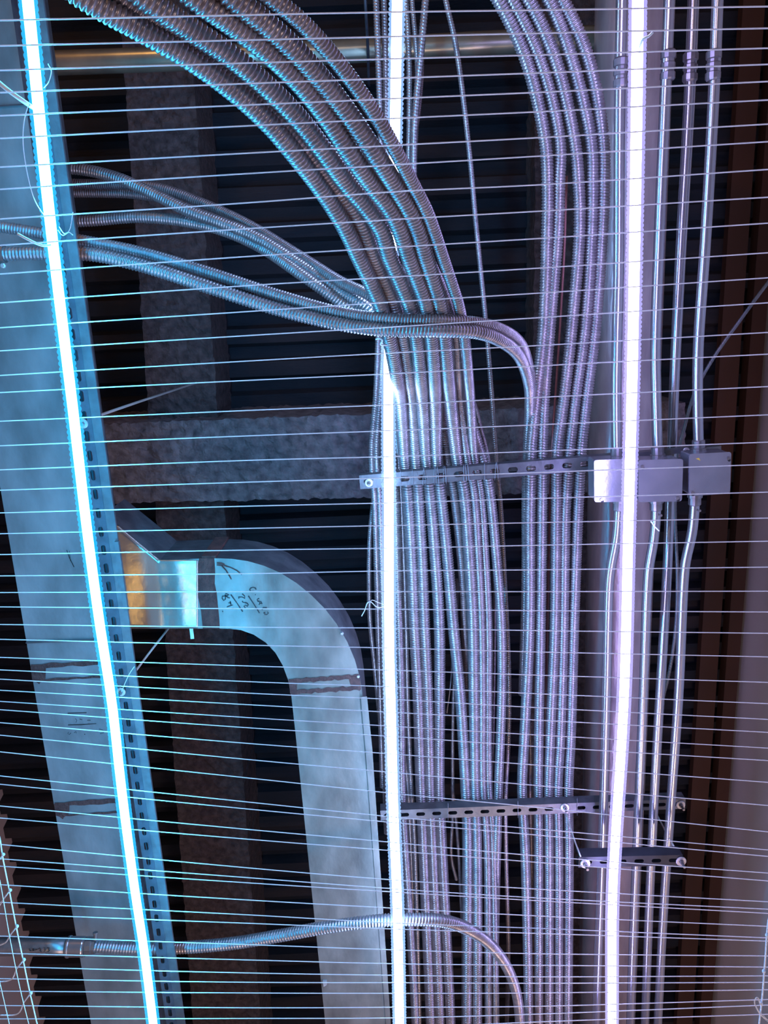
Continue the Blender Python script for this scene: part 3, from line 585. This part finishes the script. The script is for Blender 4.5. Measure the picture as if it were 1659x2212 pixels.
# ------------------------------------------------------------------ light strips
HLED = 1.16
def strip(L, col, label, r=.0078):
    P = AT(L); g = root('light_strip', P[len(P)//2], label, 'light strip')
    tube('lit_core', P, r, emis('led_'+col, LED_COLOUR[col], LED_POWER[col]), g, step=.05, sides=8)
    c = LED_COLOUR[col]; mx = max(c)
    s = tube('halo_shell', P, r*1.5, emis('halo_'+col, tuple(v/mx for v in c), HALO_GLOW, .30), g, pitch=.0085, amp=.10, sides=10, twist=0)  # added emissive shell imitating the coloured halo around the bright core
    return g
strip([(40, -200, HLED), (60, 0, HLED), (80, 200, HLED), (102, 420, HLED), (130, 660, HLED), (157, 880, HLED), (185, 1120, HLED), (215, 1345, HLED), (242, 1520, HLED), (262, 1700, HLED), (288, 1900, HLED), (312, 2060, HLED), (331, 2212, HLED), (348, 2350, HLED)], 'cyan', 'left glowing cyan LED light strip running down over the duct')
strip([(862, -200, 1.64), (858, 0, 1.64), (852, 330, 1.65), (843, 640, 1.65), (839, 800, 1.64), (840, 1100, 1.56), (841, 1400, 1.49), (845, 1550, 1.46), (850, 1750, 1.42), (858, 1950, 1.40), (863, 2212, 1.40), (865, 2350, 1.40)], 'ice', 'middle glowing ice-blue LED light strip passing behind the big conduit bundle', .0098)
strip([(1380, -200, 1.54), (1378, 0, 1.54), (1373, 400, 1.54), (1366, 800, 1.54), (1357, 1150, 1.54), (1350, 1450, 1.54), (1343, 1600, 1.54), (1330, 1800, 1.54), (1323, 1950, 1.54), (1322, 2212, 1.54), (1321, 2350, 1.54)], 'violet', 'right glowing violet-white LED light strip in front of the straight conduits', .0103)

# ------------------------------------------------------------------ stretched lines
HL = .93
x0 = [44, 99, 152, 200, 250, 299, 361, 409, 473, 530, 592, 654, 708, 758, 811, 848, 910, 963, 1015, 1059, 1108, 1153, 1198, 1244, 1280, 1311, 1349, 1381, 1420, 1447, 1467, 1491, 1515, 1533,
      1561, 1588, 1624, 1676, 1694, 1741, 1767, 1824, 1855, 1871, 1911, 1949, 1974, 2022, 2059, 2088, 2114, 2141, 2172, 2201]
xm = [None, None, None, None, None, None, 330, 374, 437, 493, 553, 616, 672, 724, 779, 821, 886, 941, 994, 1041, 1093, 1141, 1188, 1239, 1278, 1315, 1355, 1394, 1439, 1473, 1498, 1523, 1551, 1573,
      1607, 1642, 1682, 1734, 1749, 1793, 1814, 1876, 1897, 1908, 1945, 1977, 1995, 2041, 2074, 2102, 2122, 2145, 2177, 2200]
xl = [26, 79, 127, 169, 213, 256, 314, 356, 414, 474, 534, 598, 652, 706, 762, 807, 874, 930, 986, 1032, 1086, 1135, 1184, 1233, 1278, 1316, 1357, 1400, 1448, 1484, 1511, 1539, 1569, 1591,
      1629, 1669, 1714, 1765, 1777, 1820, 1838, 1901, 1920, 1927, 1962, 1994, 2007, 2052, 2082, 2107, 2123, 2146, 2176, 2199]
xq = [22, 72, 119, 158, 200, 242, 298, 338, 400, 457, 516, 580, 634, 687, 747, 791, 859, 918, 975, 1021, 1077, 1129, 1178, 1231, 1278, 1319, 1362, 1408, 1458, 1498, 1528, 1555, 1587, 1612,
      1652, 1696, 1743, 1790, 1803, 1848, 1862, 1920, 1939, 1945, 1978, 2005, 2016, 2060, 2085, 2110, 2124, 2145, 2174, 2191]
xr = [14, 61, 104, 139, 176, 216, 268, 306, 366, 426, 482, 546, 600, 654, 718, 765, 835, 896, 955, 1003, 1063, 1119, 1169, 1225, 1277, 1322, 1368, 1419, 1474, 1520, 1554, 1582, 1616, 1643,
      1690, 1740, 1797, 1836, 1850, 1886, 1903, 1948, 1964, 1973, 2001, 2026, 2033, 2065, 2089, 2108, 2122, 2138, 2159, 2171]
assert len(x0) == len(xm) == len(xl) == len(xq) == len(xr), (len(x0), len(xm), len(xl), len(xq), len(xr))
rows = list(zip(x0, xm, xl, xq, xr))+[(2240, 2228, 2222, 2208, 2191)]
for i, (a, b, c, d, e) in enumerate(rows):
    P = [(0, a)]
    if b is not None: P.append((550, b))
    P += [(850, c), (1150, d), (1659, e)]
    sl = (P[1][1]-P[0][1])/P[1][0]; sr = (e-d)/509
    P = [(-330, a-330*sl)]+P+[(1989, e+330*sr)]
    hh = float(np.interp(c, [0, 330, 700, 2300], [.93, 1.05, 1.21, 1.21]))+random.uniform(-.006, .006)
    n = i+1
    if n <= 27: pos = '%s from the top' % ordinal(i)
    else: pos = '%s from the bottom' % ordinal(len(rows)-1-i)
    o = tube('taut_line', AT([(x, y, hh) for x, y in P]), .00088, M['string'], step=.05, sides=6)
    tag(o, 'thin shining line stretched across the whole view, %s of the photo' % pos, 'string', 'thin shining lines stretched across the view')
# cords and loose ends
def cord(P, r, mt='cord', name='cord', parent=None, **k): return tube(name, AT(P), r, M[mt], parent, step=.003, sides=7, **k)
g = root('knotted_net', at(40, 2040, 1.2), 'knotted bluish cord netting hanging at the lower left corner', 'net')
hn = 1.19
cord([(-30, 1700, hn), (0, 1815, hn), (5, 1848, hn), (20, 1925, hn), (35, 2003, hn), (50, 2075, hn), (65, 2147, hn), (80, 2212, hn), (100, 2300, hn)], .0013, name='main_cord', parent=g)
cord([(-20, 1820, hn), (0, 1905, hn), (20, 2020, hn), (42, 2130, hn), (62, 2212, hn), (85, 2300, hn)], .0008, name='side_cord', parent=g)
cord([(-20, 2040, hn), (0, 2125, hn), (20, 2212, hn), (40, 2300, hn)], .0008, name='side_cord', parent=g)
for P in [[(5, 1848), (-8, 1866)], [(20, 1925), (7, 1943), (-12, 1975)], [(35, 2003), (22, 2020), (12, 2036), (-10, 2045)], [(50, 2075), (36, 2093), (24, 2116), (-10, 2121)], [(65, 2147), (52, 2165), (38, 2190), (0, 2193)]]:
    cord([(x, y, hn+.003) for x, y in P], .0012, name='tie_cord', parent=g)
    part('knot', *lathe(at(P[0][0]+2, P[0][1]-2, hn-.002), -Z+Rt, [(.0012, -.003), (.0028, -.002), (.0030, .001), (.0014, .003)], 8), M['cord'], g, smooth=True)
g = root('pale_cord', at(1645, 2120, 1.2), 'pale knotted cord with a frayed loop at the lower right edge', 'cord')
cord([(1668, 1950, hn), (1659, 1995, hn), (1654, 2060, hn), (1651, 2100, hn), (1646, 2160, hn), (1640, 2212, hn), (1634, 2300, hn)], .0016, name='main_cord', parent=g)
for (x, y) in [(1657, 2020), (1650, 2098), (1644, 2167)]:
    part('knot', *lathe(at(x, y, hn-.002), -Z+Rt, [(.0015, -.003), (.0034, -.002), (.0036, .001), (.0016, .003)], 8), M['cord'], g, smooth=True)
for k in range(6):
    j = lambda s=2.0: random.uniform(-s, s)
    cord([(1643+j(), 2168+j(), hn-.004), (1636+j(), 2154+j(1), hn-.006), (1630+j(1), 2162+j(), hn-.006), (1635+j(), 2178+j(), hn-.004), (1646+j(3), 2194+j(3), hn-.004), (1662+j(3), 2208+j(4), hn-.004)], .0004, name='frayed_strand', parent=g)
loose = [
 ([(-10, 172, .99), (20, 197, .99), (52, 220, 1.0), (74, 234, 1.03)], .0030, 'thick cyan lit cable tie end sticking out left of the cyan strip at the top', 'nylon'),
 ([(38, 505, 1.0), (60, 517, 1.0), (90, 530, 1.01), (118, 528, 1.03)], .0018, 'cyan lit cable tie end curving left of the cyan strip, lower one', 'nylon'),
 ([(60, 230, 1.0), (52, 262, .99), (50, 310, .98), (58, 370, .98), (72, 425, .99), (88, 455, 1.02), (100, 470, 1.04)], .0006, 'thin loose thread bowing out left of the cyan strip', 'string'),
 ([(104, 138, 1.03), (111, 158, 1.0), (106, 175, 1.0), (95, 190, 1.03)], .0005, 'tiny curled thread just right of the cyan strip near the top', 'string'),
 ([(125, 497, 1.04), (138, 508, 1.0), (150, 497, .99), (158, 458, .99)], .0005, 'small frayed thread beside the cyan strip, pointing up', 'string'),
 ([(128, 490, 1.03), (140, 505, 1.0), (150, 502, .99), (158, 508, .99)], .0006, 'small frayed thread beside the cyan strip, lying flat', 'string'),
 ([(262, 1494, 1.385), (280, 1455, 1.37), (290, 1440, 1.37)], .0006, 'pale loose thread crossing the slotted rail by its lower bolt', 'string'),
 ([(838, 1310, 1.45), (815, 1312, 1.43), (800, 1300, 1.42), (794, 1302, 1.42), (788, 1318, 1.42), (781, 1331, 1.42)], .0009, 'frayed white thread hanging left of the middle strip beside the duct elbow', 'string'),
 ([(838, 1308, 1.45), (818, 1302, 1.40), (802, 1297, 1.39), (798, 1310, 1.39)], .0006, 'second finer frayed thread left of the middle strip beside the duct elbow', 'string'),
 ([(1381, 120, 1.03), (1384, 96, 1.0), (1390, 84, .99), (1402, 78, .99), (1410, 70, .99)], .0022, 'white zigzag cable tie end sticking out right of the violet strip at the top', 'nylon'),
 ([(1406, 1126, 1.66), (1415, 1138, 1.66), (1424, 1147, 1.66)], .0016, 'small white tie end lying on the conduit below the middle junction box', 'nylon'),
 ([(812, 733, 1.50), (820, 731, 1.49), (826, 735, 1.49), (822, 744, 1.50), (836, 746, 1.51)], .0016, 'curled white tie scrap at the left edge of the bundle under the crossing pair', 'nylon')]
for P, r, lab, mt in loose:
    if P[0][0] < 200: P = [(x, y, h+.13) for x, y, h in P]
    elif lab.startswith('white zigzag'): P = [(x, y, h+.5) for x, y, h in P]
    tag(cord(P, r, mt, 'loose_end'), lab, 'loose end')
print('verts', sum(len(o.data.vertices) for o in scene.objects if o.type == 'MESH'))
